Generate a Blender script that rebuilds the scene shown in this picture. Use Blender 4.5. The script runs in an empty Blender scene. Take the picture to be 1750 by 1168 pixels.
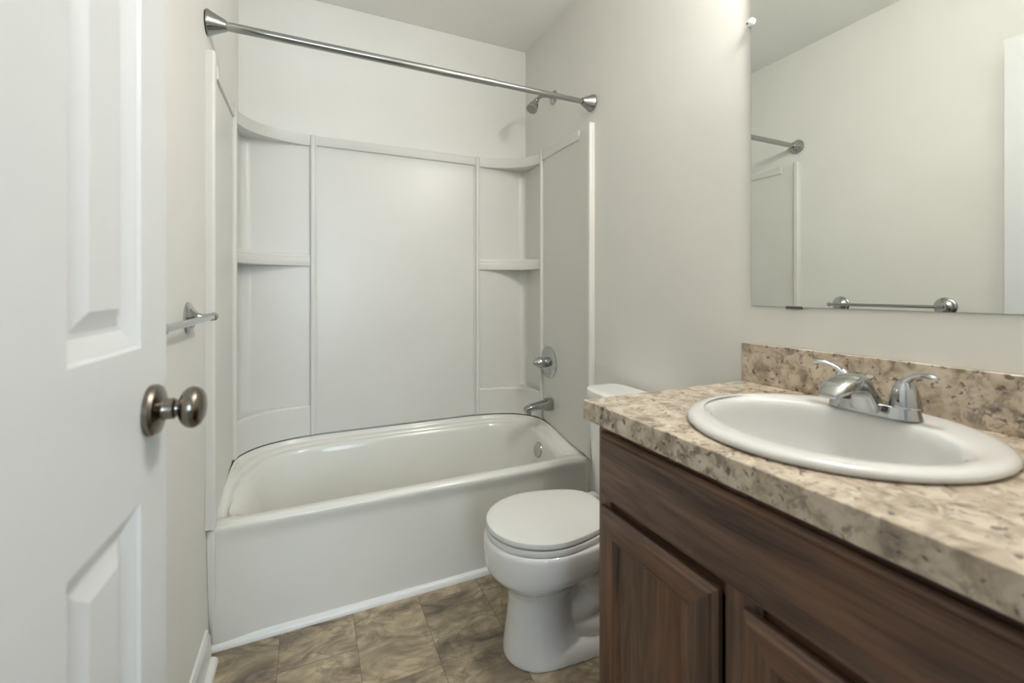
import bpy, bmesh, math, random
from mathutils import Vector, Matrix

random.seed(4)
R = math.radians
SC = bpy.context.scene
COL = SC.collection
K = 0.9            # drawing units -> metres (all figures below are drawing units)
W = 1.524          # width between the side walls
CEIL = 2.70
YF = -2.42         # inner face of the front (doorway) wall
YH = -4.9          # far wall of the hall behind the camera

# ------------------------------------------------------------------ camera
cam_d = bpy.data.cameras.new('camera')
cam = bpy.data.objects.new('camera', cam_d)
COL.objects.link(cam)
cam.location = Vector((.3128, -2.4561, 1.2233)) * K
cam.rotation_euler = (R(90), 0, R(-24.4964))
cam_d.sensor_width = 36
cam_d.lens = 755.82 / 1750 * 36
cam_d.shift_y = -(584 - 498.19) / 1750
cam_d.clip_start = .02
cam_d.dof.use_dof = True
cam_d.dof.focus_distance = 1.75 * K
cam_d.dof.aperture_fstop = 3.2
SC.camera = cam

# ------------------------------------------------------------------ world, lights, exposure
wd = bpy.data.worlds.new('world'); SC.world = wd
wd.use_nodes = True
bg = wd.node_tree.nodes['Background']
bg.inputs[0].default_value = (.62, .78, 1, 1)
bg.inputs[1].default_value = 1.5
SC.view_settings.view_transform = 'Standard'
SC.view_settings.look = 'None'
SC.view_settings.gamma = 1
SC.view_settings.exposure = 0.03

def area_light(name, loc, rot, sx, sy, power, colour):
    l = bpy.data.lights.new(name, 'AREA'); l.shape = 'RECTANGLE'
    l.size = sx * K; l.size_y = sy * K; l.energy = power; l.color = colour
    o = bpy.data.objects.new(name, l); COL.objects.link(o)
    o.location = Vector(loc) * K; o.rotation_euler = rot
    return o
# daylight through the hall window behind the camera
area_light('window_daylight', (.55, YH + .02, 1.55), (R(90), 0, 0), 1.5, 1.3, 42, (.72, .87, 1.0))
BULBS = [(1.443, y, 2.36) for y in (-1.79, -1.94, -2.09)]

# ------------------------------------------------------------------ materials
class NT:
    def __init__(s, name):
        s.m = bpy.data.materials.new(name); s.m.use_nodes = True
        s.t = s.m.node_tree; s.b = s.t.nodes['Principled BSDF']
    def n(s, typ, **kw):
        nd = s.t.nodes.new(typ)
        for k, v in kw.items():
            if k.startswith('i_'):
                nd.inputs[k[2:].replace('_', ' ')].default_value = v
            else: setattr(nd, k, v)
        return nd
    def l(s, a, b): s.t.links.new(a, b)
    def coord(s, scale=(1, 1, 1), loc=(0, 0, 0)):
        tc = s.n('ShaderNodeTexCoord'); mp = s.n('ShaderNodeMapping')
        mp.inputs['Scale'].default_value = scale; mp.inputs['Location'].default_value = loc
        s.l(tc.outputs['Object'], mp.inputs['Vector']); return mp.outputs['Vector']
    def ramp(s, fac, stops):
        r = s.n('ShaderNodeValToRGB'); e = r.color_ramp.elements
        while len(e) < len(stops): e.new(.5)
        for i, (p, c) in enumerate(stops):
            e[i].position = p; e[i].color = (*c, 1) if len(c) == 3 else c
        s.l(fac, r.inputs['Fac']); return r.outputs['Color']
    def mix(s, fac, a, b, mode='MIX'):
        m = s.n('ShaderNodeMix', data_type='RGBA', blend_type=mode)
        for sock, v in ((m.inputs['Factor'], fac), (m.inputs[6], a), (m.inputs[7], b)):
            if hasattr(v, 'links') or hasattr(v, 'is_linked'): s.l(v, sock)
            else: sock.default_value = v if isinstance(v, (int, float)) else (*v, 1)
        return m.outputs[2]
    def math(s, op, a, b=None):
        m = s.n('ShaderNodeMath', operation=op)
        for sock, v in ((m.inputs[0], a), (m.inputs[1], b)):
            if v is None: continue
            if isinstance(v, (int, float)): sock.default_value = v
            else: s.l(v, sock)
        return m.outputs[0]
    def bump(s, h, strength=.1, dist=.002):
        b = s.n('ShaderNodeBump'); b.inputs['Strength'].default_value = strength
        b.inputs['Distance'].default_value = dist
        s.l(h, b.inputs['Height']); s.l(b.outputs['Normal'], s.b.inputs['Normal'])
def lin(r, g, b):
    f = lambda c: c / 12.92 if c <= .04045 else ((c + .055) / 1.055) ** 2.4
    return (f(r / 255), f(g / 255), f(b / 255))

def simple(name, col, rough, metal=0, coat=0, spec=.5, noise=0, bump=0):
    t = NT(name); t.b.inputs['Roughness'].default_value = rough
    t.b.inputs['Metallic'].default_value = metal
    t.b.inputs['Coat Weight'].default_value = coat; t.b.inputs['Coat Roughness'].default_value = .05
    t.b.inputs['Specular IOR Level'].default_value = spec
    nz = t.n('ShaderNodeTexNoise', i_Scale=noise or 3.0, i_Detail=3.0)
    t.l(t.coord(), nz.inputs['Vector'])
    d = tuple(max(0, c * .965) for c in col)
    t.l(t.ramp(nz.outputs['Fac'], [(.3, d), (.7, col)]), t.b.inputs['Base Color'])
    if bump:
        n2 = t.n('ShaderNodeTexNoise', i_Scale=260.0, i_Detail=2.0)
        t.l(t.coord(), n2.inputs['Vector']); t.bump(n2.outputs['Fac'], bump, .001)
    return t.m
M = {}
M['wall'] = simple('wall_paint', (.795, .785, .74), .55, spec=.3, bump=.12)
M['ceiling'] = simple('ceiling_paint', (.88, .87, .825), .8, spec=.2, bump=.15)
M['trim'] = simple('trim_paint', (.82, .82, .79), .3)
M['door'] = simple('door_paint', (.69, .70, .69), .38)
M['plastic'] = simple('moulded_plastic', (.735, .725, .68), .33, spec=.42)
M['tub'] = simple('tub_gelcoat', (.80, .79, .73), .15, spec=.5)
M['china'] = simple('vitreous_china', (.86, .855, .83), .07, coat=.5)
M['sink'] = simple('sink_china', (.72, .715, .69), .07, coat=.6)
M['seat'] = simple('seat_plastic', (.80, .795, .765), .2)
M['chrome'] = simple('chrome', (.50, .51, .51), .08, metal=1)
M['rod'] = simple('polished_steel', (.40, .405, .40), .12, metal=1)
M['dark'] = simple('dark_rubber', (.03, .03, .03), .5)
M['bronze'] = simple('brushed_nickel', (.235, .205, .175), .2, metal=1)
M['nickel'] = simple('satin_face', (.35, .32, .29), .4, metal=1)
M['clip'] = simple('clear_clip', (.86, .87, .86), .1)
M['clipdark'] = simple('dark_clip', (.10, .085, .07), .5)
M['mirror'] = simple('mirror_silver', (.81, .83, .80), .0, metal=1)
M['glassedge'] = simple('mirror_edge', (.12, .17, .14), .1)
M['hall'] = simple('hall_paint', (.42, .42, .41), .6)
M['hallfloor'] = simple('hall_carpet', (.36, .32, .27), .9)

def wood(name, axis):
    t = NT(name)
    sc = [22, 22, 22]; sc[axis] = 1.5
    n1 = t.n('ShaderNodeTexNoise', i_Scale=1.5, i_Detail=5.0, i_Roughness=.6, i_Distortion=1.1)
    t.l(t.coord(tuple(sc)), n1.inputs['Vector'])
    sc3 = [95, 95, 95]; sc3[axis] = 3.5
    n3 = t.n('ShaderNodeTexNoise', i_Scale=1.6, i_Detail=3.0, i_Roughness=.6)
    t.l(t.coord(tuple(sc3)), n3.inputs['Vector'])
    sc2 = [9, 9, 9]; sc2[axis] = 1.3
    n2 = t.n('ShaderNodeTexNoise', i_Scale=1.3, i_Detail=3.0, i_Distortion=1.6)
    t.l(t.coord(tuple(sc2), (3.1, .4, 1.7)), n2.inputs['Vector'])
    a = t.ramp(n1.outputs['Fac'], [(.30, lin(50, 35, 29)), (.5, lin(92, 71, 59)), (.70, lin(120, 95, 80))])
    b = t.ramp(n2.outputs['Fac'], [(.42, (0, 0, 0)), (.70, (1, 1, 1))])
    c = t.mix(t.math('MULTIPLY', b, .40), a, lin(146, 100, 68))
    g = t.ramp(n3.outputs['Fac'], [(.36, (.52, .50, .48)), (.52, (1, 1, 1))])
    t.l(t.mix(.5, c, g, 'MULTIPLY'), t.b.inputs['Base Color'])
    t.b.inputs['Roughness'].default_value = .33
    t.bump(n3.outputs['Fac'], .08, .001)
    return t.m
M['woodh'] = wood('dark_stained_wood_across', 1)
M['woodv'] = wood('dark_stained_wood_upright', 2)
M['woodin'] = simple('cabinet_inside', lin(48, 34, 27), .6)

def laminate():
    t = NT('speckled_laminate')
    c = t.coord((1, 1, 1))
    n1 = t.n('ShaderNodeTexNoise', i_Scale=26.0, i_Detail=4.0, i_Roughness=.6, i_Distortion=.7)
    t.l(c, n1.inputs['Vector'])
    base = t.ramp(n1.outputs['Fac'], [(.28, lin(134, 118, 100)), (.42, lin(176, 160, 139)), (.56, lin(203, 188, 167)), (.75, lin(220, 208, 191))])
    n2 = t.n('ShaderNodeTexNoise', i_Scale=44.0, i_Detail=5.0, i_Roughness=.6, i_Distortion=.8)
    t.l(t.coord((1, 1, 1), (.7, .3, .9)), n2.inputs['Vector'])
    f = t.ramp(n2.outputs['Fac'], [(.51, (0, 0, 0)), (.62, (1, 1, 1))])
    n3 = t.n('ShaderNodeTexNoise', i_Scale=11.0, i_Detail=2.0)
    t.l(t.coord((1, 1, 1), (4, 2, 1)), n3.inputs['Vector'])
    g = t.ramp(n3.outputs['Fac'], [(.34, (.3, .3, .3)), (.56, (1, 1, 1))])
    fac = t.math('MULTIPLY', t.math('MULTIPLY', f, g), .72)
    c1 = t.mix(fac, base, lin(104, 91, 83))
    n4 = t.n('ShaderNodeTexNoise', i_Scale=80.0, i_Detail=2.0, i_Distortion=.6)
    t.l(t.coord((1, 1, 1), (1.7, 5.3, 2.9)), n4.inputs['Vector'])
    f4 = t.ramp(n4.outputs['Fac'], [(.62, (0, 0, 0)), (.68, (1, 1, 1))])
    t.l(t.mix(t.math('MULTIPLY', f4, .75), c1, lin(66, 48, 42)), t.b.inputs['Base Color'])
    t.b.inputs['Roughness'].default_value = .26
    t.b.inputs['Specular IOR Level'].default_value = .7
    t.b.inputs['Coat Weight'].default_value = .35; t.b.inputs['Coat Roughness'].default_value = .22
    return t.m
M['laminate'] = laminate()

def tile():
    t = NT('stone_vinyl_tile')
    tc = t.n('ShaderNodeTexCoord'); sp = t.n('ShaderNodeSeparateXYZ')
    t.l(tc.outputs['Object'], sp.inputs[0])
    S = .245 * K
    u = t.math('DIVIDE', t.math('SUBTRACT', sp.outputs['X'], .2135 * K), S)
    v = t.math('DIVIDE', t.math('SUBTRACT', sp.outputs['Y'], -.86 * K), S * 2)
    iu = t.math('FLOOR', u)
    v = t.math('ADD', v, t.math('MULTIPLY', iu, .37))
    iv = t.math('FLOOR', v)
    fu = t.math('SUBTRACT', u, iu); fv = t.math('SUBTRACT', v, iv)
    cb = t.n('ShaderNodeCombineXYZ'); t.l(iu, cb.inputs[0]); t.l(iv, cb.inputs[1])
    wn = t.n('ShaderNodeTexWhiteNoise', noise_dimensions='3D'); t.l(cb.outputs[0], wn.inputs['Vector'])
    off = t.n('ShaderNodeVectorMath', operation='MULTIPLY_ADD')
    t.l(wn.outputs['Color'], off.inputs[0]); off.inputs[1].default_value = (20, 20, 20); t.l(tc.outputs['Object'], off.inputs[2])
    st = t.n('ShaderNodeMapping'); st.inputs['Scale'].default_value = (1.0, 1.9, 1)
    t.l(off.outputs[0], st.inputs['Vector'])
    n1 = t.n('ShaderNodeTexNoise', i_Scale=5.0, i_Detail=10.0, i_Roughness=.66, i_Distortion=1.1)
    t.l(st.outputs[0], n1.inputs['Vector'])
    col = t.ramp(n1.outputs['Fac'], [(.31, lin(100, 88, 73)), (.43, lin(152, 137, 115)), (.54, lin(186, 169, 140)), (.68, lin(218, 204, 174))])
    n2 = t.n('ShaderNodeTexNoise', i_Scale=3.5, i_Detail=4.0, i_Distortion=2.5)
    t.l(st.outputs[0], n2.inputs['Vector'])
    col = t.mix(t.math('MULTIPLY', t.ramp(n2.outputs['Fac'], [(.46, (0, 0, 0)), (.66, (1, 1, 1))]), .55), col, lin(122, 110, 95))
    n3 = t.n('ShaderNodeTexNoise', i_Scale=4.0, i_Detail=5.0, i_Roughness=.55, i_Distortion=.6)
    t.l(st.outputs[0], n3.inputs['Vector'])
    vein = t.ramp(t.math('ABSOLUTE', t.math('SUBTRACT', n3.outputs['Fac'], .5)), [(.0, (1, 1, 1)), (.022, (0, 0, 0))])
    col = t.mix(t.math('MULTIPLY', vein, .45), col, lin(92, 82, 72))
    val = t.math('ADD', t.math('MULTIPLY', wn.outputs['Value'], .28), .78)
    hs = t.n('ShaderNodeHueSaturation'); t.l(val, hs.inputs['Value']); t.l(col, hs.inputs['Color'])
    j = t.math('MAXIMUM', t.math('LESS_THAN', fu, .012), t.math('LESS_THAN', fv, .006))
    t.l(t.mix(t.math('MULTIPLY', j, .55), hs.outputs['Color'], lin(84, 74, 62)), t.b.inputs['Base Color'])
    t.b.inputs['Roughness'].default_value = .38
    t.bump(n1.outputs['Fac'], .05, .001)
    return t.m
M['tile'] = tile()

def emit(name, col, s):
    t = NT(name)
    t.b.inputs['Base Color'].default_value = (*col, 1)
    t.b.inputs['Emission Color'].default_value = (*col, 1)
    t.b.inputs['Emission Strength'].default_value = s
    return t.m
M['bulb'] = emit('lit_bulb', (1, .975, .945), 160)
# ------------------------------------------------------------------ mesh helpers
def world_loc(o):
    v = Vector((0, 0, 0))
    while o is not None:
        v += o.location; o = o.parent
    return v

class MB:
    def __init__(s): s.bm = bmesh.new()
    def box(s, x0, x1, y0, y1, z0, z1, bev=0, seg=2, fn=None):
        b = bmesh.new()
        vs = [b.verts.new((x, y, z)) for x in (x0, x1) for y in (y0, y1) for z in (z0, z1)]
        for f in ((0, 1, 3, 2), (4, 6, 7, 5), (0, 4, 5, 1), (2, 3, 7, 6), (0, 2, 6, 4), (1, 5, 7, 3)):
            b.faces.new([vs[i] for i in f])
        if bev: bmesh.ops.bevel(b, geom=b.edges[:], offset=bev, segments=seg, affect='EDGES', profile=.5)
        s.add(b, fn)
    def prism(s, poly, z0, z1, bev=0, seg=2, fn=None, axis='z', bev_top_only=False):
        b = bmesh.new()
        mk = {'z': lambda p, h: (p[0], p[1], h), 'y': lambda p, h: (p[0], h, p[1]), 'x': lambda p, h: (h, p[0], p[1])}[axis]
        lo = [b.verts.new(mk(p, z0)) for p in poly]; hi = [b.verts.new(mk(p, z1)) for p in poly]
        n = len(poly)
        for i in range(n): b.faces.new((lo[i], lo[(i + 1) % n], hi[(i + 1) % n], hi[i]))
        fl = b.faces.new(lo); fh = b.faces.new(hi)
        bmesh.ops.recalc_face_normals(b, faces=b.faces[:])
        if bev:
            es = [e for e in b.edges if (e.verts[0] in hi and e.verts[1] in hi) or
                  (not bev_top_only and e.verts[0] in lo and e.verts[1] in lo)]
            bmesh.ops.bevel(b, geom=es, offset=bev, segments=seg, affect='EDGES', profile=.5)
        s.add(b, fn)
    def loft(s, rings, cap0=True, cap1=True, closed=True, fn=None):
        b = bmesh.new()
        vr = [[b.verts.new(p) for p in r] for r in rings]
        n = len(rings[0])
        for i in range(len(vr) - 1):
            for j in range(n if closed else n - 1):
                k = (j + 1) % n
                b.faces.new((vr[i][j], vr[i][k], vr[i + 1][k], vr[i + 1][j]))
        if cap0: b.faces.new(vr[0])
        if cap1: b.faces.new(vr[-1])
        bmesh.ops.remove_doubles(b, verts=b.verts[:], dist=1e-6)
        s.add(b, fn)
    def lathe(s, prof, origin, axis, n=32, cap0=True, cap1=True):
        a = Vector(axis).normalized()
        t = Vector((0, 0, 1)) if abs(a.z) < .9 else Vector((1, 0, 0))
        e1 = a.cross(t).normalized(); e2 = a.cross(e1)
        o = Vector(origin)
        rings = [[o + a * h + (e1 * math.cos(q) + e2 * math.sin(q)) * max(r, 1e-5) for q in
                  [2 * math.pi * i / n for i in range(n)]] for r, h in prof]
        b = bmesh.new()
        vr = [[b.verts.new(p) for p in r] for r in rings]
        for i in range(len(vr) - 1):
            for j in range(n):
                k = (j + 1) % n
                b.faces.new((vr[i][j], vr[i][k], vr[i + 1][k], vr[i + 1][j]))
        if cap0: b.faces.new(vr[0])
        if cap1: b.faces.new(vr[-1])
        s.add(b)
    def tube(s, pts, rad, n=16, smooth=6, up=(0, 0, 1), flat=1.0):
        P = [Vector(p) for p in pts]
        if not isinstance(rad, (list, tuple)): rad = [rad] * len(P)
        if smooth and len(P) > 2:
            Q = []; RR = []
            for i in range(len(P) - 1):
                p0 = P[max(i - 1, 0)]; p1 = P[i]; p2 = P[i + 1]; p3 = P[min(i + 2, len(P) - 1)]
                for k in range(smooth):
                    t = k / smooth
                    Q.append(.5 * ((2 * p1) + (p2 - p0) * t + (2 * p0 - 5 * p1 + 4 * p2 - p3) * t * t + (3 * p1 - p0 - 3 * p2 + p3) * t ** 3))
                    RR.append(rad[i] + (rad[i + 1] - rad[i]) * t)
            Q.append(P[-1]); RR.append(rad[-1]); P, rad = Q, RR
        rings = []
        u = Vector(up)
        for i, p in enumerate(P):
            d = (P[min(i + 1, len(P) - 1)] - P[max(i - 1, 0)]).normalized()
            e1 = d.cross(u)
            if e1.length < 1e-4: e1 = d.cross(Vector((0, 1, 0)))
            e1.normalize(); e2 = e1.cross(d).normalized()
            rings.append([p + (e1 * math.cos(q) + e2 * math.sin(q) * flat) * rad[i] for q in [2 * math.pi * k / n for k in range(n)]])
        s.loft(rings)
    def sphere(s, c, r, sc=(1, 1, 1), n=24):
        b = bmesh.new()
        bmesh.ops.create_uvsphere(b, u_segments=n, v_segments=n // 2, radius=r)
        for v in b.verts: v.co = Vector((v.co.x * sc[0], v.co.y * sc[1], v.co.z * sc[2])) + Vector(c)
        s.add(b)
    def add(s, b, fn=None):
        bmesh.ops.recalc_face_normals(b, faces=b.faces[:])
        if fn:
            for v in b.verts: v.co = Vector(fn(*v.co))
            bmesh.ops.recalc_face_normals(b, faces=b.faces[:])
        me = bpy.data.meshes.new('tmp'); b.to_mesh(me); b.free()
        s.bm.from_mesh(me); bpy.data.meshes.remove(me)
    def build(s, name, mat, parent=None, origin=None, ang=35):
        me = bpy.data.meshes.new(name)
        for v in s.bm.verts: v.co *= K
        if parent is not None: o0 = world_loc(parent)
        elif origin is not None: o0 = Vector(origin) * K
        else: o0 = Vector((0, 0, 0))
        for v in s.bm.verts: v.co -= o0
        s.bm.to_mesh(me); s.bm.free()
        mats = mat if isinstance(mat, (list, tuple)) else [mat]
        for m in mats: me.materials.append(m)
        me.shade_smooth(); me.set_sharp_from_angle(angle=R(ang))
        ob = bpy.data.objects.new(name, me); COL.objects.link(ob)
        if ang < 40:
            wn = ob.modifiers.new('weighted_normal', 'WEIGHTED_NORMAL'); wn.keep_sharp = True; wn.weight = 80
        if parent is not None: ob.parent = parent
        else: ob.location = o0
        return ob

def tag(o, label, cat, group=None):
    o['label'] = label; o['category'] = cat
    if group: o['group'] = group
    return o
def thing(name, loc, label, cat, group=None):
    o = bpy.data.objects.new(name, None); COL.objects.link(o)
    o.location = Vector(loc) * K; o.empty_display_size = .05
    return tag(o, label, cat, group)
def struct(o, label=None):
    o['kind'] = 'structure'
    if label: o['label'] = label
    return o
def sm(t): t = max(0, min(1, t)); return t * t * (3 - 2 * t)

# ------------------------------------------------------------------ room shell
def shell_box(name, mat, a, label=None, fn=None):
    m = MB(); m.box(*a); return struct(m.build(name, mat), label)
shell_box('floor', M['tile'], (-.1, W + .1, YF - .115, .1, -.06, 0), 'brown and grey stone look vinyl tile floor')
shell_box('ceiling', M['ceiling'], (-.1, W + .1, YF - .115, .1, CEIL, CEIL + .08), 'plain off white ceiling')
shell_box('wall_left', M['wall'], (-.1, 0, YF - .115, .1, 0, CEIL), 'pale beige left wall behind the open door')
shell_box('wall_right', M['wall'], (W, W + .1, YF - .115, .1, 0, CEIL), 'pale beige right wall with mirror and shower fittings')
shell_box('wall_back', M['wall'], (0, W, 0, .1, 0, CEIL), 'pale beige back wall above the bathtub')
DX0, DX1, DH = .065, .775, 2.285
m = MB()
m.box(0, DX0, YF - .115, YF, 0, CEIL); m.box(DX1, W, YF - .115, YF, 0, CEIL); m.box(DX0, DX1, YF - .115, YF, DH, CEIL)
struct(m.build('wall_front', M['wall']), 'front wall with the doorway')
# hall behind the camera
HX0, HX1 = -1.3, 2.4
yh0 = YF - .115
shell_box('floor.001', M['hallfloor'], (HX0, HX1, YH, yh0, -.06, 0), 'tan hall floor outside the doorway')
shell_box('ceiling.001', M['ceiling'], (HX0, HX1, YH, yh0, CEIL, CEIL + .08), 'hall ceiling outside the doorway')
shell_box('wall_hall_left', M['hall'], (HX0 - .1, HX0, YH, yh0, 0, CEIL))
shell_box('wall_hall_right', M['hall'], (HX1, HX1 + .1, YH, yh0, 0, CEIL))
m = MB(); m.box(HX0, -.1, yh0, yh0 + .1, 0, CEIL); m.box(W + .1, HX1, yh0, yh0 + .1, 0, CEIL)
struct(m.build('wall_hall_front', M['hall']))
WX0, WX1, WZ0, WZ1 = -.2, 1.3, .9, 2.2
m = MB()
m.box(HX0, WX0, YH - .1, YH, 0, CEIL); m.box(WX1, HX1, YH - .1, YH, 0, CEIL)
m.box(WX0, WX1, YH - .1, YH, 0, WZ0); m.box(WX0, WX1, YH - .1, YH, WZ1, CEIL)
struct(m.build('wall_hall_back', M['hall']))
m = MB()
for a in ((WX0, WX0 + .05, WZ0, WZ1), (WX1 - .05, WX1, WZ0, WZ1), (WX0, WX1, WZ0, WZ0 + .05), (WX0, WX1, WZ1 - .05, WZ1),
          (.53, .57, WZ0, WZ1), (WX0, WX1, 1.53, 1.57)):
    m.box(a[0], a[1], YH - .07, YH - .03, a[2], a[3])
struct(m.build('window_1', M['trim']), 'white framed hall window')

# baseboards and shoe moulding
def base_prof(t): return [(0, 0), (t, 0), (t, .088), (t * .55, .100), (t * .45, .112), (0, .115)]
m = MB()
m.prism([(p[0], p[1]) for p in base_prof(.016)], -1.62, -.722, axis='y')
ql = [(.016, 0)] + [(.016 + .02 * math.cos(a), .02 * math.sin(a)) for a in [R(90 * i / 8) for i in range(9)]]
m.prism(ql, -2.33, -.722, axis='y'); m.prism([(p[0], p[1]) for p in base_prof(.016)], -2.33, -1.62, axis='y')
struct(m.build('baseboard_left', M['trim']), 'white baseboard with quarter round along the left wall')
m = MB()
m.prism([(W - p[0], p[1]) for p in base_prof(.016)], -1.52, -.722, axis='y')
struct(m.build('baseboard_right', M['trim']), 'white baseboard on the right wall behind the toilet')
m = MB()
qt = [(-.652, 0)] + [(-.655 - .0235 * math.cos(a), .026 * math.sin(a)) for a in [R(90 * i / 10) for i in range(11)]] + [(-.652, .026)]
m.prism(qt, .004, W - .03, axis='x')
struct(m.build('trim_1', M['trim']), 'white quarter round strip along the foot of the bathtub')

# ------------------------------------------------------------------ bathtub
def spl(pts, n):
    P = [Vector((p[0], p[1], 0)) for p in pts]; Q = []
    for i in range(len(P) - 1):
        p0 = P[i - 1] if i else P[0] * 2 - P[1]; p1 = P[i]; p2 = P[i + 1]
        p3 = P[i + 2] if i + 2 < len(P) else P[-1] * 2 - P[-2]
        for k in range(24):
            t = k / 24
            Q.append(.5 * ((2 * p1) + (p2 - p0) * t + (2 * p0 - 5 * p1 + 4 * p2 - p3) * t * t + (3 * p1 - p0 - 3 * p2 + p3) * t ** 3))
    Q.append(P[-1])
    L = [0]
    for a, b in zip(Q, Q[1:]): L.append(L[-1] + (b - a).length)
    out = []; j = 0
    for i in range(n):
        s = L[-1] * i / n
        while j < len(L) - 2 and L[j + 1] < s: j += 1
        f = (s - L[j]) / max(1e-9, L[j + 1] - L[j])
        out.append(Q[j].lerp(Q[j + 1], f))
    return [(v.x, v.y) for v in out]
NS = (28, 20, 16, 24, 16, 20)
def bez(a, c, b, n=16):
    return [((1 - t) ** 2 * a[0] + 2 * t * (1 - t) * c[0] + t * t * b[0], (1 - t) ** 2 * a[1] + 2 * t * (1 - t) * c[1] + t * t * b[1]) for t in [i / n for i in range(n + 1)]]
TA, TC, TB = (.020, .237), (.056, .052), (.312, .020)      # plan curve of a corner tower (from side wall, from back wall)
def tower_curve(grow=0, n=16):
    return bez((TA[0] + grow, TA[1]), (TC[0] + grow, TC[1] + grow), (TB[0], TB[1] + grow), n)
def ringO():
    g = -.004; c = tower_curve(g)
    R_ = [(W - p, -q) for p, q in c]; L_ = [(p, -q) for p, q in c][::-1]
    segs = [[(.010, -.693), (W - .010, -.693)], [(W - .010, -.693), (W - .008, -.45), R_[0]], R_, [R_[-1], L_[0]], L_, [L_[-1], (.008, -.45), (.010, -.693)]]
    return sum([spl(s, n) for s, n in zip(segs, NS)], [])
def ringI():
    segs = [[(.095, -.655), (.5, -.6545), (1.0, -.6545), (1.375, -.652)],
            [(1.375, -.652), (1.402, -.640), (1.412, -.605), (1.432, -.45), (1.445, -.30)],
            [(1.445, -.30), (1.438, -.225), (1.398, -.14), (1.33, -.088), (1.23, -.062)],
            [(1.23, -.066), (1.0, -.058), (.7, -.055), (.5, -.055), (.36, -.056)],
            [(.36, -.056), (.25, -.074), (.16, -.122), (.100, -.215), (.072, -.32)],
            [(.072, -.32), (.056, -.45), (.047, -.575), (.058, -.630), (.095, -.655)]]
    return sum([spl(s, n) for s, n in zip(segs, NS)], [])
RO, RI = ringO(), ringI()
NF = NS[0]
def zo(y): return .436 + .060 * sm((-.66 - y) / -.44)
tub = thing('bathtub', (W / 2, -.35, 0), 'cream alcove bathtub with a plain apron between the side walls', 'bathtub')
rings = []
def frontness(i):
    x, y = RO[i]; return sm((-.60 - y) / .07)
def zring(i, zb, zf): return zb * (1 - frontness(i)) + zf * frontness(i)
for f, drop, zf in ((0, 0, .430), (.12, .003, .4345), (.17, .009, .4365), (.24, .018, .4385), (.34, .021, .4390), (.55, .024, .4392), (.64, .027, .4390), (.70, .032, .4388), (.76, .0355, .4386), (.88, .038, .4382)):
    r = []
    for i in range(len(RO)):
        o, q = RO[i], RI[i]
        x = o[0] + (q[0] - o[0]) * f; y = o[1] + (q[1] - o[1]) * f
        bk = sm((o[1] + .40) / .2)
        dd = drop * bk + (1 - bk) * .014 * sm(f / .6)
        z = zring(i, zo(o[1]) - dd, zf)
        r.append((x, y, z))
    rings.append(r)
cx_, cy_ = .765, -.35
def inner(d, z, zb=0):
    r = []
    for i, q in enumerate(RI):
        zz = z + zb * (1 - frontness(i)) * sm((q[1] + .66) / .4)
        k = 2.2 if q[0] < cx_ else 1.0
        kx = 1 - min(.9, d * k / .69) if abs(q[0] - cx_) > 0 else 1
        r.append((cx_ + (q[0] - cx_) * kx, cy_ + (q[1] - cy_) * (1 - d / .31), zz))
    return r
rings += [inner(0, .4365, .022), inner(.005, .4325, .021), inner(.0105, .422, .019), inner(.0155, .405, .015), inner(.020, .375, .009), inner(.032, .30), inner(.048, .20), inner(.062, .14), inner(.085, .105), inner(.12, .088), inner(.2, .082), inner(.28, .08)]
m = MB(); m.loft(rings, cap0=False, cap1=True)
# apron: rows below the front edge of the deck
xs = [RO[i][0] for i in range(NF)] + [W - .014]
rows = []
for dz, yy, lo_f in ((0, -.693, 0), (-.003, -.6965, 0), (-.008, -.6985, 0), (-.014, -.6988, 0), (-.022, -.6983, .02), (-.034, -.6965, .05), (-.048, -.6945, .08), (-.064, -.693, .12), (-.085, -.692, .16), (-.2, -.692, .45), (-.32, -.692, .75), (-.43, -.692, 1)):
    r = []
    lip = sm(-dz / .07)
    for x in xs:
        e = sm(min(x - .02, W - .02 - x) / .16)
        r.append((x, yy + .008 * lip * e + .0245 * (lo_f * lo_f * (1 - e) + lo_f * e), .430 + dz))
    rows.append(r)
m.loft(rows, cap0=False, cap1=False, closed=False)
for x0 in (.001, W - .0225):
    m.prism([(-.60, 0), (-.654, 0), (-.700, .26), (-.706, .40), (-.704, .4235), (-.60, .4235)], x0, x0 + .0215, axis='x')
m.build('tub_body', M['tub'], tub, ang=50)
ov = MB()
ax = Vector((-1, .0, .22)).normalized()
ov.lathe([(.041, 0), (.041, .022), (.038, .028), (.0, .029)], (1.437, -.372, .375), ax, 36)
ovo = ov.build('overflow_plate', M['chrome'], tub); ovo['label'] = 'round chrome overflow plate'
dr = MB(); dr.lathe([(.03, 0), (.03, .004), (.02, .006), (0, .006)], (1.20, -.35, .0815), (0, 0, 1), 24)
dr.build('drain', M['chrome'], tub)

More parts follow.
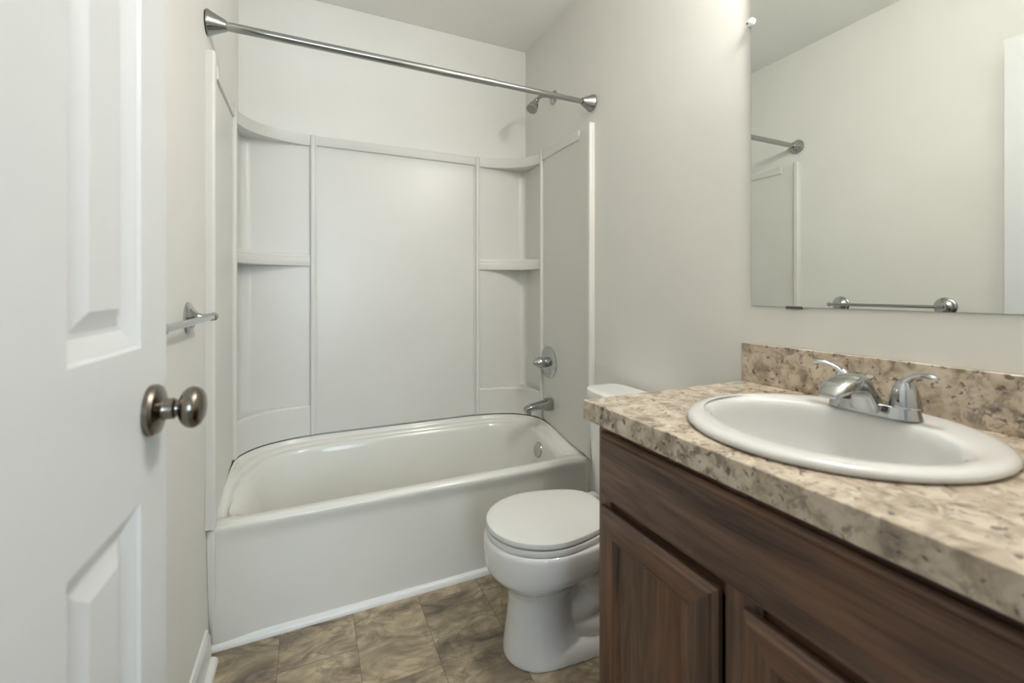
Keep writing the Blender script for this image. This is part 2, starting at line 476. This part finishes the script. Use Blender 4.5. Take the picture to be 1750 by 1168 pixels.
# ------------------------------------------------------------------ moulded surround
sur = thing('tub_surround', (W / 2, -.02, .45), 'glossy off white moulded wall surround above the bathtub', 'shower surround')
m = MB()
m.box(.332, W - .332, -.010, -.001, .5015, 2.006, .002)
m.box(.330, W - .330, -.021, -.004, 1.958, 2.008, .006, 3)
for s in (0, 1):
    fx = (lambda x, y, z: (x, y, z)) if not s else (lambda x, y, z: (W - x, y, z))
    m.box(.333, .345, -.0155, -.004, .5015, 1.97, .005, 3, fn=fx)
m.build('back_panel', M['plastic'], sur)
def mirror_fn(side):
    return (lambda p, q, z: (p, -q, z)) if side == 'l' else (lambda p, q, z: (W - p, -q, z))
ZB = .5015
def ledge(m, z0, z1, bev, inset, fn, n=24):
    cv = tower_curve(0, n); secs = []
    for i, P in enumerate(cv):
        t = i / n
        Q = (.004, .237 - .233 * t * 2) if t < .5 else (.004 + .308 * (t - .5) * 2, .004)
        d = math.hypot(Q[0] - P[0], Q[1] - P[1]); ux, uy = (Q[0] - P[0]) / d, (Q[1] - P[1]) / d
        bb = min(bev, d * .6); ii = min(inset, d * .3)
        at_ = lambda g, z: (P[0] + ux * (g + ii), P[1] + uy * (g + ii), z)
        b0 = min(.003, bb)
        sec = [(Q[0], Q[1], z0), at_(b0, z0), at_(b0 * .3, z0 + b0 * .3), at_(0, z0 + b0)]
        sec += [at_(bb * (1 - math.cos(a)), z1 - bb * (1 - math.sin(a))) for a in [R(90 * k / 5) for k in range(6)]]
        sec += [(Q[0], Q[1], z1)]
        secs.append(sec)
    m.loft(secs, fn=fn)
for side in 'lr':
    fn = mirror_fn(side)
    m = MB()
    qs = [.245 + .47 * i / 12 for i in range(13)]
    m.prism([(q, zo(-q) + .0045) for q in qs] + [(.715, 2.006), (.245, 2.006)], .0015, .0105, axis='x', fn=fn)
    m.box(.003, .0195, .243, .621, 1.966, 2.014, .005, 3, fn=fn)
    bead = [(.0005, .700)] + [(.019 + .010 * math.sin(a), .710 - .010 * math.cos(a)) for a in [R(15 * k) for k in range(7)]] + [(.019 + .010 * math.cos(a), .723 + .010 * math.sin(a)) for a in [R(15 * k) for k in range(7)]] + [(.0005, .733)]
    m.prism(bead, .4425, 2.013, fn=fn)
    m.build('side_panel', M['plastic'], sur)
    # corner tower
    m = MB()
    r = .045; n0 = .011
    arc = [(n0 + r - r * math.sin(a), n0 + r - r * math.cos(a)) for a in [R(90 * i / 8) for i in range(9)]]
    poly = [(.001, .24), (n0, .24)] + arc[::-1] + [(.315, n0), (.315, .001), (.001, .001)]
    m.prism(poly, ZB, 2.006, fn=fn)
    m.box(.002, .0265, .226, .249, ZB - .002, 2.03, .009, 4, fn=fn)
    m.box(.312, .336, .002, .030, ZB - .001, 2.010, .009, 4, fn=fn)
    ledge(m, ZB, .655, .012, 0, fn)
    tw = m.build('corner_tower', M['plastic'], sur)
    m = MB(); ledge(m, 1.953, 2.009, .003, 0, fn); m.build('shelf', M['plastic'], tw, ang=40)
    m = MB(); ledge(m, 1.350, 1.392, .004, 0, fn)
    ledge(m, 1.388, 1.411, .008, .0035, fn); m.build('shelf', M['plastic'], tw, ang=40)

# ------------------------------------------------------------------ curtain rod
YR, ZR = -.7125, 2.111
rod = thing('shower_curtain_rod', (W / 2, YR, ZR), 'grey metal shower curtain rod spanning between the side walls above the bathtub', 'curtain rod')
m = MB(); m.lathe([(.0145, 0), (.0145, .985), (.0135, .988)], (.045, YR, ZR), (1, 0, 0), 32)
m.build('outer_tube', M['rod'], rod)
m = MB(); m.lathe([(.0122, 0), (.0122, .475)], (1.01, YR, ZR), (1, 0, 0), 32); m.build('inner_tube', M['rod'], rod)
for x, d, s in ((0.0005, 1, 1.0), (W - .0005, -1, .95)):
    m = MB(); m.lathe([(.030 * s, .003), (.041 * s, .004), (.041 * s, .008), (.034 * s, .020), (.024 * s, .042), (.019 * s, .053), (.0175 * s, .056), (.0155, .058)], (x, YR, ZR), (d, 0, 0), 36)
    fl = m.build('end_flange', M['rod'], rod)
    m = MB(); m.lathe([(.037 * s, 0), (.037 * s, .005)], (x, YR, ZR), (d, 0, 0), 36); m.build('rubber_pad', M['dark'], fl)

# ------------------------------------------------------------------ shower fittings
YS = -.350
sh = thing('wall_shower', (W, YS, 2.283), 'small metal shower head on a short arm high on the right wall', 'shower head')
m = MB(); m.lathe([(.037, 0), (.037, .003), (.030, .009), (.016, .014), (.013, .015)], (W - .0005, YS, 2.283), (-1, 0, 0), 32); m.build('flange', M['rod'], sh)
m = MB(); m.tube([(W - .005, YS, 2.283), (W - .05, YS, 2.284), (W - .085, YS, 2.272), (W - .108, YS, 2.250)], .0095, 16); m.build('arm', M['rod'], sh)
d = Vector((-.50, -.22, -.78)).normalized()
o = Vector((W - .104, YS, 2.254))
m = MB(); m.lathe([(.011, 0), (.0145, .006), (.0155, .014), (.0125, .020), (.0135, .024), (.020, .034), (.027, .052), (.0305, .070), (.0305, .080), (.028, .083)], o, d, 32)
hd = m.build('head', M['rod'], sh)
m = MB(); m.lathe([(.027, .0815), (.0265, .0845), (.0, .0845)], o, d, 32); m.build('spray_face', M['nickel'], hd)

va = thing('shower_valve', (W - .01, -.312, .832), 'round chrome shower valve with a knob handle on the right side panel', 'shower valve')
m = MB(); m.lathe([(.088, 0), (.088, .003), (.083, .008), (.060, .014), (.034, .017), (.0, .017)], (W - .0109, -.312, .832), (-1, 0, 0), 48); m.build('escutcheon', M['chrome'], va)
m = MB(); m.lathe([(.029, .012), (.029, .040), (.027, .042)], (W - .0109, -.312, .832), (-1, 0, 0), 32); m.build('sleeve', M['rod'], va)
m = MB(); m.lathe([(.029, .043), (.0305, .047), (.0305, .056), (.027, .066), (.021, .080), (.016, .090), (.009, .096), (0, .098)], (W - .0109, -.312, .832), (-1, 0, 0), 32)
m.tube([(W - .03, -.312, .832), (W - .034, -.345, .830)], .005, 10, 0)
m.build('handle', M['chrome'], va)

sp = thing('tub_spout', (W - .01, -.338, .605), 'chrome bathtub spout low on the right side panel', 'tub spout')
m = MB()
rg = []
for t, w, h0, h1 in ((0, .031, -.034, .034), (.03, .031, -.034, .034), (.042, .029, -.030, .026), (.09, .027, -.026, .018), (.125, .026, -.025, .012), (.145, .024, -.028, .006), (.157, .018, -.028, -.002), (.160, .010, -.026, -.010)):
    x = W - .0109 - t
    rg.append([(x, -.338 + w * math.copysign(abs(math.cos(a)) ** .75, math.cos(a)), .605 + (h0 + h1) / 2 + (h1 - h0) / 2 * math.copysign(abs(math.sin(a)) ** .75, math.sin(a))) for a in [2 * math.pi * i / 28 for i in range(28)]])
m.loft(rg); m.build('spout_body', M['rod'], sp)
m = MB(); m.lathe([(.017, 0), (.017, .016), (.0135, .016), (.0135, .004)], (W - .0105 - .140, -.338, .583), (0, 0, -1), 24, cap1=True); m.build('outlet', M['chrome'], sp)

# ------------------------------------------------------------------ toilet
TY = -1.105
to = thing('toilet', (1.12, TY, 0), 'white two piece toilet with closed lid between bathtub and vanity', 'toilet')
def egg(xf, xb, hw, n=40, wide=.42, pf=2.0, pb=2.6, backw=1.0):
    """plan outline: blunt round front at xf, squarer back at xb"""
    xm_ = xf + (xb - xf) * wide
    r = []
    for i in range(n):
        a = 2 * math.pi * i / n
        c, s_ = math.cos(a), math.sin(a)
        p = pf if c > 0 else pb
        rr = 1 / (abs(c) ** p + abs(s_) ** p) ** (1 / p)
        lx = (xm_ - xf) if c > 0 else (xb - xm_)
        w = hw * (1 if c > 0 else 1 - (1 - backw) * abs(c * rr) ** 1.5)
        r.append((xm_ - c * rr * lx, TY + s_ * rr * w))
    return r
def zr(ring, z): return [(x, y, z) for x, y in ring]
m = MB()
# pedestal column and bowl
spec = [(0, .906, 1.22, .112), (.010, .903, 1.22, .114), (.03, .904, 1.21, .112), (.07, .910, 1.18, .104), (.12, .917, 1.16, .097), (.18, .922, 1.14, .092), (.215, .920, 1.14, .093), (.235, .912, 1.15, .100), (.252, .898, 1.16, .115), (.268, .880, 1.17, .134), (.284, .862, 1.19, .152), (.297, .850, 1.22, .165), (.306, .8445, 1.25, .171), (.312, .8425, 1.27, .1745), (.319, .8415, 1.28, .1775), (.33, .8405, 1.29, .180), (.365, .8385, 1.31, .185), (.395, .8395, 1.32, .186), (.404, .843, 1.32, .183), (.407, .850, 1.31, .175)]
m.loft([zr(egg(a, b, h, 64, .42), z) for z, a, b, h in spec])
# low base plate running back to the wall and the trapway
def slab(z, g): return [(.945 + g, TY + .07, z), (1.00, TY + .108 - g, z), (1.10, TY + .121 - g, z), (1.26, TY + .130 - g, z), (1.40, TY + .118 - g, z), (1.44 - g, TY + .06, z), (1.44 - g, TY - .06, z), (1.40, TY - .118 + g, z), (1.26, TY - .130 + g, z), (1.10, TY - .121 + g, z), (1.00, TY - .108 + g, z), (.945 + g, TY - .07, z)]
def dens(r):
    q = spl([(p[0], p[1]) for p in r] + [(r[0][0], r[0][1])], 72); return [(x, y, r[0][2]) for x, y in q]
m.loft([dens(slab(0, 0)), dens(slab(.022, .001)), dens(slab(.036, .005)), dens(slab(.045, .012)), dens(slab(.052, .024)), dens(slab(.058, .040))])
for sgn in (1, -1):
    m.tube([(1.16, TY + sgn * .060, .315), (1.205, TY + sgn * .070, .255), (1.215, TY + sgn * .072, .195), (1.175, TY + sgn * .062, .150), (1.125, TY + sgn * .045, .12)], [.085, .066, .052, .045, .04], 24, 8)
    m.tube([(1.13, TY + sgn * .04, .09), (1.20, TY + sgn * .062, .085), (1.29, TY + sgn * .07, .10), (1.36, TY + sgn * .06, .18), (1.39, TY + sgn * .04, .30)], [.045, .05, .05, .055, .06], 24, 8)
m.tube([(1.12, TY, .20), (1.22, TY, .13), (1.33, TY, .16), (1.38, TY, .30)], [.07, .07, .075, .09], 20, 8)
# deck behind the bowl carrying the tank
m.loft([zr(egg(1.20, 1.49, h, 40, .5, 3, 3), z) for z, h in ((.27, .07), (.32, .10), (.37, .125), (.402, .135), (.407, .13))])
bo = m.build('bowl', M['china'], to, ang=60)
rm = bo.modifiers.new('fuse', 'REMESH'); rm.mode = 'VOXEL'; rm.voxel_size = .0031; rm.use_smooth_shade = True
sm_ = bo.modifiers.new('soften', 'SMOOTH'); sm_.factor = .5; sm_.iterations = 14
m = MB()
m.loft([zr(egg(a, 1.295, h, 64, .45, 2.05, 4.5, .72), z) for z, a, h in ((.4075, .852, .176), (.409, .848, .181), (.419, .847, .182), (.426, .849, .180), (.428, .855, .173))])
m.build('seat', M['seat'], to)
m = MB()
lidr = [(.4305, .853, .174), (.433, .848, .180), (.440, .847, .1805), (.4475, .849, .179), (.4515, .856, .172), (.454, .88, .148), (.456, .95, .09), (.4565, 1.02, .04)]
m.loft([zr(egg(a, 1.29 - (a - .847) * .9, h, 64, .45, 2.05, 4.5, .68), z) for z, a, h in lidr])
m.build('lid', M['seat'], to)
for sgn in (1, -1):
    m = MB(); m.box(1.285, 1.325, TY + sgn * .075 - .022, TY + sgn * .075 + .022, .4075, .442, .008, 3); m.build('hinge', M['seat'], to)
    m = MB(); m.lathe([(.016, 0), (.016, .012), (.011, .022), (0, .026)], (1.235, TY + sgn * .118, .052), (0, 0, 1), 20); m.build('bolt_cap', M['china'], to)
def tankring(z, hw, xf, xb, rnd):
    n = 60; r = []
    for i in range(n):
        a = 2 * math.pi * i / n; c, s_ = math.cos(a), math.sin(a); p = rnd
        rr = 1 / (abs(c) ** p + abs(s_) ** p) ** (1 / p)
        y = s_ * rr * hw; x = (xf + xb) / 2 + c * rr * (xb - xf) / 2
        bow = .022 * (y / hw) ** 2 if c < 0 else 0
        r.append((x + bow * min(1, -c * 1.5 if c < 0 else 0), TY + y, z))
    return r
m = MB()
m.loft([tankring(z, h, a, 1.505, 5) for z, h, a in ((.408, .150, 1.345), (.42, .160, 1.335), (.55, .172, 1.325), (.70, .180, 1.318), (.800, .184, 1.315))])
tk = m.build('tank', M['china'], to)
m = MB()
m.loft([tankring(z, h, a, b, 5) for z, h, a, b in ((.8005, .184, 1.312, 1.508), (.804, .190, 1.306, 1.510), (.822, .190, 1.306, 1.510), (.831, .187, 1.309, 1.508), (.836, .178, 1.318, 1.50), (.838, .15, 1.345, 1.475))])
m.build('tank_lid', M['china'], to)

# ------------------------------------------------------------------ vanity cabinet
VY0, VY1 = -1.550, -2.338       # left (towards bathtub) and right ends
XF = .963                       # face frame front
CT, CB = .9537, .9075           # counter top and underside
va_ = thing('vanity_cabinet', (1.24, -1.95, 0), 'dark stained wooden vanity cabinet with two doors under the counter', 'cabinet')
m = MB()
m.box(XF + .02, W - .002, VY0 - .018, VY0, .0, CB - .001)
m.box(XF + .02, W - .002, VY1, VY1 + .018, .0, CB - .001)
m.box(XF + .02, W - .002, VY1, VY0, .10, .115)
m.box(W - .012, W - .002, VY1, VY0, .1, CB - .001)
m.box(XF + .07, XF + .085, VY1, VY0, 0, .10)
m.build('carcass', M['woodv'], va_)
for y0, y1 in ((VY0 - .045, VY0), (-1.985, -1.915), (VY1, VY1 + .045)):
    m = MB(); m.box(XF, XF + .02, y0, y1, .10, CB - .001, .001, 1); m.build('face_stile', M['woodv'], va_)
for z0, z1, rc in ((.872, CB - .001, 0), (.69, .745, .010), (.10, .15, 0)):
    m = MB(); m.box(XF + .0006 + rc, XF + .0195, VY1 + .04, VY0 - .04, z0, z1, .001, 1); m.build('face_rail', M['woodh'], va_)
def framed(y0, y1, z0, z1, st, xo, th, name, flat=False):
    """overlay front: outer chamfered edge, moulded inner edge, recessed panel; xo = outer face"""
    b = bmesh.new()
    def ring(i, x): return [b.verts.new((x, y, z)) for y, z in ((y0 - i, z0 + i), (y1 + i, z0 + i), (y1 + i, z1 - i), (y0 - i, z1 - i))]
    # y0 is the left end (greater y)
    prof = [(0, xo + th), (0, xo + .010), (.004, xo + .006), (.010, xo + .0045), (.013, xo + .0005), (.016, xo)]
    rs = [ring(i, x) for i, x in prof]
    for a, c in zip(rs, rs[1:]):
        for j in range(4): b.faces.new((a[j], a[(j + 1) % 4], c[(j + 1) % 4], c[j]))
    b.faces.new(rs[0])
    if flat:
        b.faces.new(rs[-1]); bmesh.ops.recalc_face_normals(b, faces=b.faces[:])
        m_ = MB(); m_.add(b); return m_.build(name, M['woodh'], va_, ang=25)
    pr2 = [(st, xo), (st + .004, xo + .003), (st + .009, xo + .004), (st + .013, xo + .010)]
    r2 = [ring(i, x) for i, x in pr2]
    allr = [rs[-1]] + r2
    mats = []
    for k, (a, c) in enumerate(zip(allr, allr[1:])):
        for j in range(4): b.faces.new((a[j], a[(j + 1) % 4], c[(j + 1) % 4], c[j]))
    bmesh.ops.recalc_face_normals(b, faces=b.faces[:])
    for f in b.faces:
        c = f.calc_center_median()
        # rails take the across-grain wood, stiles the upright one
        dz = min(abs(c.z - z0), abs(c.z - z1)); dy = min(abs(c.y - y0), abs(c.y - y1))
        f.material_index = 1 if dz < dy and dz < st + .02 else 0
    m_ = MB()
    me = bpy.data.meshes.new('tmp'); b.to_mesh(me); b.free(); m_.bm.from_mesh(me); bpy.data.meshes.remove(me)
    d_ = m_.build(name, [M['woodv'], M['woodh']], va_, ang=25)
    pm = MB(); pm.box(xo + .0095, xo + .0135, y1 + st + .008, y0 - st - .008, z0 + st + .008, z1 - st - .008)
    pm.build('panel', M['woodv'], d_)
    return d_
framed(-1.571, VY1 + .016, .7295, .8850, 0, .9435, .019, 'false_drawer_front', True)
DZ0, DZ1 = .135, .7075
framed(-1.571, -1.909, DZ0, DZ1, .055, .9435, .019, 'door')
framed(-1.956, VY1 + .016, DZ0, DZ1, .055, .9435, .019, 'door')

# ------------------------------------------------------------------ countertop
SX, SY, SRX, SRY = 1.2285, -1.9272, .2595, .2497       # sink outline
CX0, CX1, CY0, CY1 = .9302, W - .001, -1.5285, -2.40
ct = thing('countertop', (1.24, -1.96, CB), 'speckled beige stone look laminate countertop on the dark vanity', 'countertop')
b = bmesh.new()
hx, hy = .236, .234
corners = [math.atan2(y - SY, x - SX) % (2 * math.pi) for x in (CX0, CX1) for y in (CY0, CY1)]
angs = sorted(set([2 * math.pi * i / 72 for i in range(72)] + corners))
def rect_hit(a, g=0):
    c, s_ = math.cos(a), math.sin(a); t = 9
    if c > 1e-9: t = min(t, (CX1 - g - SX) / c)
    if c < -1e-9: t = min(t, (CX0 + g - SX) / c)
    if s_ > 1e-9: t = min(t, (CY0 - g - SY) / s_)
    if s_ < -1e-9: t = min(t, (CY1 + g - SY) / s_)
    return SX + c * t, SY + s_ * t
def ell(a):
    c, s_ = math.cos(a), math.sin(a); t = 1 / math.sqrt((c / hx) ** 2 + (s_ / hy) ** 2); return SX + c * t, SY + s_ * t
loops = []
for f, g, z in ((ell, 0, CB), (ell, 0, CT), (rect_hit, .0012, CT), (rect_hit, 0, CT - .0012), (rect_hit, 0, CB)):
    loops.append([b.verts.new((*(f(a, g) if f is rect_hit else f(a)), z)) for a in angs])
loops.append(loops[0])
for A, B in zip(loops, loops[1:]):
    for j in range(len(angs)):
        k = (j + 1) % len(angs); b.faces.new((A[j], A[k], B[k], B[j]))
m = MB(); m.add(b); m.build('top', M['laminate'], ct, ang=30)
m = MB(); m.box(W - .0195, W - .0005, CY1, -1.5219, CT + .0003, 1.0676, .001, 1); m.build('backsplash', M['laminate'], ct)

# ------------------------------------------------------------------ sink
sk = thing('sink', (SX, SY, CT), 'white oval drop in sink set in the speckled countertop', 'sink')
BX, BY, BRX, BRY = 1.2134, -1.9162, .166, .2085
def el(cx, cy, rx, ry, z, n=96): return [(cx + rx * math.cos(a), cy + ry * math.sin(a), z) for a in [2 * math.pi * i / n for i in range(n)]]
rg = [el(SX, SY, SRX - .012, SRY - .012, CT + .0004), el(SX, SY, SRX - .003, SRY - .003, CT + .002), el(SX, SY, SRX, SRY, CT + .007), el(SX, SY, SRX - .003, SRY - .003, CT + .0125), el(SX, SY, SRX - .011, SRY - .011, CT + .0165), el(SX, SY, SRX - .024, SRY - .022, CT + .0175)]
for f, z in ((.3, .0168), (.6, .0156), (.85, .0140), (1.0, .0122)):
    a = (SX, SY, SRX - .03, SRY - .026)
    rg.append(el(*(a[i] + (q - a[i]) * f for i, q in enumerate((BX, BY, BRX + .010, BRY + .010))), CT + z))
for k, z in ((1.03, .0098), (1.008, .0055), (.992, -.001), (.982, -.010), (.975, -.022), (.962, -.045), (.93, -.075), (.86, -.105), (.74, -.127), (.55, -.141), (.32, -.147), (.12, -.149)):
    rg.append(el(BX + .01 * (1 - k), BY, BRX * k, BRY * k, CT + z))
m = MB(); m.loft(rg, cap0=False, cap1=True)
m.build('basin', M['sink'], sk, ang=60)
m = MB(); m.lathe([(.022, 0), (.022, .003), (.015, .005), (0, .006)], (BX + .01, BY, CT - .1492), (0, 0, 1), 24); m.build('drain', M['chrome'], sk)

# ------------------------------------------------------------------ faucet
FX, FY, FZ = 1.392, -1.9225, CT + .0160
fa = thing('sink_faucet', (FX, FY, FZ), 'chrome two handle faucet on the back rim of the oval sink', 'faucet')
def stadium(hl, hw, z, n=48, dx=0):
    r = []
    for i in range(n):
        a = 2 * math.pi * i / n; c, s_ = math.cos(a), math.sin(a)
        p = 2.6; rr = 1 / (abs(c) ** p + abs(s_) ** p) ** (1 / p)
        y = s_ * hw * 1.0; y = math.copysign(min(abs(s_) ** .62, 1) * hl, s_)
        r.append((FX + dx + c * hw * (1 if True else 0), FY + y, FZ + z))
    return r
m = MB(); m.loft([stadium(.084, .031, 0), stadium(.084, .031, .002), stadium(.0815, .028, .012), stadium(.079, .0255, .022), stadium(.077, .0235, .0235)], cap0=True)
m.build('base', M['chrome'], fa)
# spout: solid wedge rising from the base plate, then a hooded tip reaching over the bowl
rg = []
for dx, zb, zt, hw in ((.026, .0, .010, .010), (.018, 0, .016, .015), (.006, 0, .027, .018), (-.006, 0, .040, .0195), (-.020, 0, .056, .0205), (-.032, .002, .070, .0215), (-.041, .014, .078, .022), (-.048, .032, .0815, .022), (-.058, .044, .0845, .023), (-.080, .049, .0860, .0245), (-.106, .048, .0825, .0255), (-.130, .046, .074, .025), (-.147, .044, .063, .022), (-.157, .044, .053, .016)):
    r = []
    for k in range(36):
        a = 2 * math.pi * k / 36; c, s_ = math.cos(a), math.sin(a)
        cc = math.copysign(abs(c) ** .62, c); ss = math.copysign(abs(s_) ** .62, s_)
        fl = 1 + (.55 * max(0, -ss) * max(0, 1 - zb / .03))
        r.append((FX + dx, FY + hw * cc * fl, FZ + (zb + zt) / 2 + ss * (zt - zb) / 2))
    rg.append(r)
m = MB(); m.loft(rg)
spo = m.build('spout', M['chrome'], fa, ang=40)
m = MB(); m.lathe([(.0185, 0), (.0185, .007), (.0145, .007), (.0145, .003)], (FX - .116, FY, FZ + .0495), (-.1, 0, -1), 28); m.build('aerator', M['dark'], spo)
for sgn in (1, -1):
    hy_ = FY + sgn * .0565
    m = MB()
    m.lathe([(.0255, .0225), (.0262, .026), (.0245, .040), (.0205, .056), (.0145, .070), (.008, .079), (0, .082)], (FX, hy_, FZ), (0, 0, 1), 32)
    h = m.build('handle', M['chrome'], fa)
    m = MB()
    m.tube([(FX, hy_ + sgn * -.004, FZ + .066), (FX - .003, hy_ + sgn * .010, FZ + .082), (FX - .008, hy_ + sgn * .030, FZ + .091), (FX - .012, hy_ + sgn * .045, FZ + .092), (FX - .014, hy_ + sgn * .054, FZ + .090), (FX - .014, hy_ + sgn * .058, FZ + .089)], [.013, .011, .0085, .0095, .009, .003], 16, 6, flat=.55)
    m.build('lever', M['chrome'], h)
m = MB(); m.lathe([(.0035, .0), (.0035, .055), (.0045, .058), (.0085, .062), (.0095, .067), (.0075, .072), (0, .074)], (FX + .026, FY + .018, FZ + .0), (0, 0, 1), 20); m.build('lift_rod', M['chrome'], fa)

# ------------------------------------------------------------------ mirror
MX = W - .0065
mi = thing('wall_mirror', (W, -1.95, 1.1795), 'large frameless mirror on the right wall above the vanity', 'mirror')
m = MB(); m.box(MX + .0002, W - .0005, YF + .012, -1.5445, 1.1795, 2.215); m.build('glass_edge', M['glassedge'], mi)
m = MB(); m.box(MX - .0004, MX + .0003, YF + .013, -1.5452, 1.1803, 2.2143); m.build('mirror_face', M['mirror'], mi)
cl = thing('mirror_clip', (W, -1.5445, 2.031), 'small clear plastic clip on the left edge of the mirror', 'mirror clip')
m = MB()
m.box(W - .012, W - .0005, -1.5435, -1.533, 2.021, 2.041, .003, 3)
m.lathe([(.0125, 0), (.0125, .003), (.009, .006), (0, .007)], (MX - .0006, -1.546, 2.031), (-1, 0, 0), 24)
m.build('clip_body', M['clip'], cl)
m = MB(); m.lathe([(.003, 0), (.003, .001), (0, .0012)], (W - .0125, -1.5365, 2.031), (-1, 0, 0), 12); m.build('screw', M['dark'], cl)
cl2 = MB(); cl2.box(MX - .004, W - .0005, -1.695, -1.653, 1.1745, 1.1825, .001, 1)
tag(cl2.build('mirror_clip', M['clipdark'], None, (W, -1.674, 1.1745)), 'small dark clip under the bottom edge of the mirror', 'mirror clip')

# ------------------------------------------------------------------ towel bar
tb = thing('towel_bar', (0, -1.18, 1.152), 'chrome towel bar on the left wall beside the open door', 'towel bar')
TZ = 1.150
for y in (-.958, -1.408):
    m = MB()
    m.lathe([(.044, 0), (.044, .004), (.040, .008), (.033, .010), (.030, .014), (.020, .019), (.013, .026), (.0095, .036), (.0095, .046), (.011, .050), (.0115, .057), (.009, .063), (.0, .065)], (.0005, y, TZ), (1, 0, 0), 36)
    m.build('post', M['chrome'], tb)
m = MB(); m.lathe([(.007, 0), (.0082, .001), (.0082, .488), (.007, .489)], (.0565, -1.422, TZ), (0, 1, 0), 20)
m.lathe([(.0082, 0), (.0120, .004), (.0125, .010), (.009, .016), (0, .018)], (.0565, -.934, TZ), (0, 1, 0), 20)
m.build('bar', M['chrome'], tb)

# ------------------------------------------------------------------ open door
DE = Vector((.116, -1.638, 0)); DL = .676; slope = .05
dirv = Vector((-slope, -1, 0)).normalized(); nrm = Vector((-dirv.y, dirv.x, 0)); nrm = nrm if nrm.x > 0 else -nrm
def dfn(a, z, d): return DE + dirv * a + nrm * d + Vector((0, 0, z))      # a from free edge, d out of the room-side face
DTOP, TH = 2.262, .040
b = bmesh.new()
stl, mul, pw = .0915, .150, .1715
ya = [0, stl, stl + pw, stl + pw + mul, stl + 2 * pw + mul, DL]
za = [.008, .255, .947, 1.149, 1.80, 1.905, 2.135, DTOP]
def V(a, z, d): return b.verts.new(dfn(a, z, d))
for sd in (1, -1):
    D0 = 0 if sd > 0 else -TH
    for i in range(5):
        for j in range(7):
            a0, a1, z0, z1 = ya[i], ya[i + 1], za[j], za[j + 1]
            if i in (1, 3) and j in (1, 3, 5):
                pr_ = [(0, 0), (.004, -.0035), (.010, -.0050), (.026, -.0125), (.031, -.0130), (.040, -.0105), (.050, -.0055), (.053, -.0045)]
                rs = []
                for g, d in pr_:
                    rs.append([V(a0 + g, z0 + g, D0 + sd * d), V(a1 - g, z0 + g, D0 + sd * d), V(a1 - g, z1 - g, D0 + sd * d), V(a0 + g, z1 - g, D0 + sd * d)])
                for A, B in zip(rs, rs[1:]):
                    for q in range(4): b.faces.new((A[q], A[(q + 1) % 4], B[(q + 1) % 4], B[q]))
                b.faces.new(rs[-1])
            else:
                b.faces.new((V(a0, z0, D0), V(a1, z0, D0), V(a1, z1, D0), V(a0, z1, D0)))
for (a0, z0, a1, z1) in ((0, za[0], 0, DTOP), (DL, za[0], DL, DTOP), (0, za[0], DL, za[0]), (0, DTOP, DL, DTOP)):
    b.faces.new((V(a0, z0, 0), V(a1, z1, 0), V(a1, z1, -TH), V(a0, z0, -TH)))
bmesh.ops.remove_doubles(b, verts=b.verts[:], dist=1e-5)
m = MB(); m.add(b)
door = m.build('door_1', M['door'], None, (DE.x, DE.y, 0), ang=14)
struct(door, 'white six panel door standing open against the left wall')
kc = dfn(.060, 1.060, .0)
m = MB(); m.lathe([(.0345, 0), (.035, .006), (.0325, .010), (.025, .013), (.0160, .015), (.0145, .018), (.0145, .027), (.0112, .030), (.0108, .0325), (.017, .0345), (.0235, .038), (.0278, .043), (.0292, .048), (.0282, .0535), (.025, .058), (.019, .0615), (.010, .0635), (0, .064)], kc + nrm * .0003, nrm, 40)
kn = m.build('door_knob', M['bronze'], door); kn['label'] = 'round brushed nickel knob'

# ------------------------------------------------------------------ vanity light above the mirror
vl = thing('vanity_light', (W, -1.94, 2.30), 'chrome light bar with three round globe bulbs above the mirror', 'light fixture')
m = MB(); m.box(W - .024, W - .0005, -2.26, -1.62, 2.30, 2.42, .008, 3); m.build('backplate', M['chrome'], vl)
for x, y, z in BULBS:
    m = MB(); m.lathe([(.026, 0), (.026, .010), (.022, .014)], (W - .0245, y, z), (-1, 0, 0), 24); m.build('socket', M['chrome'], vl)
    m = MB(); m.sphere((x, y, z), .045, n=28); m.build('globe_bulb', M['bulb'], vl, ang=60)
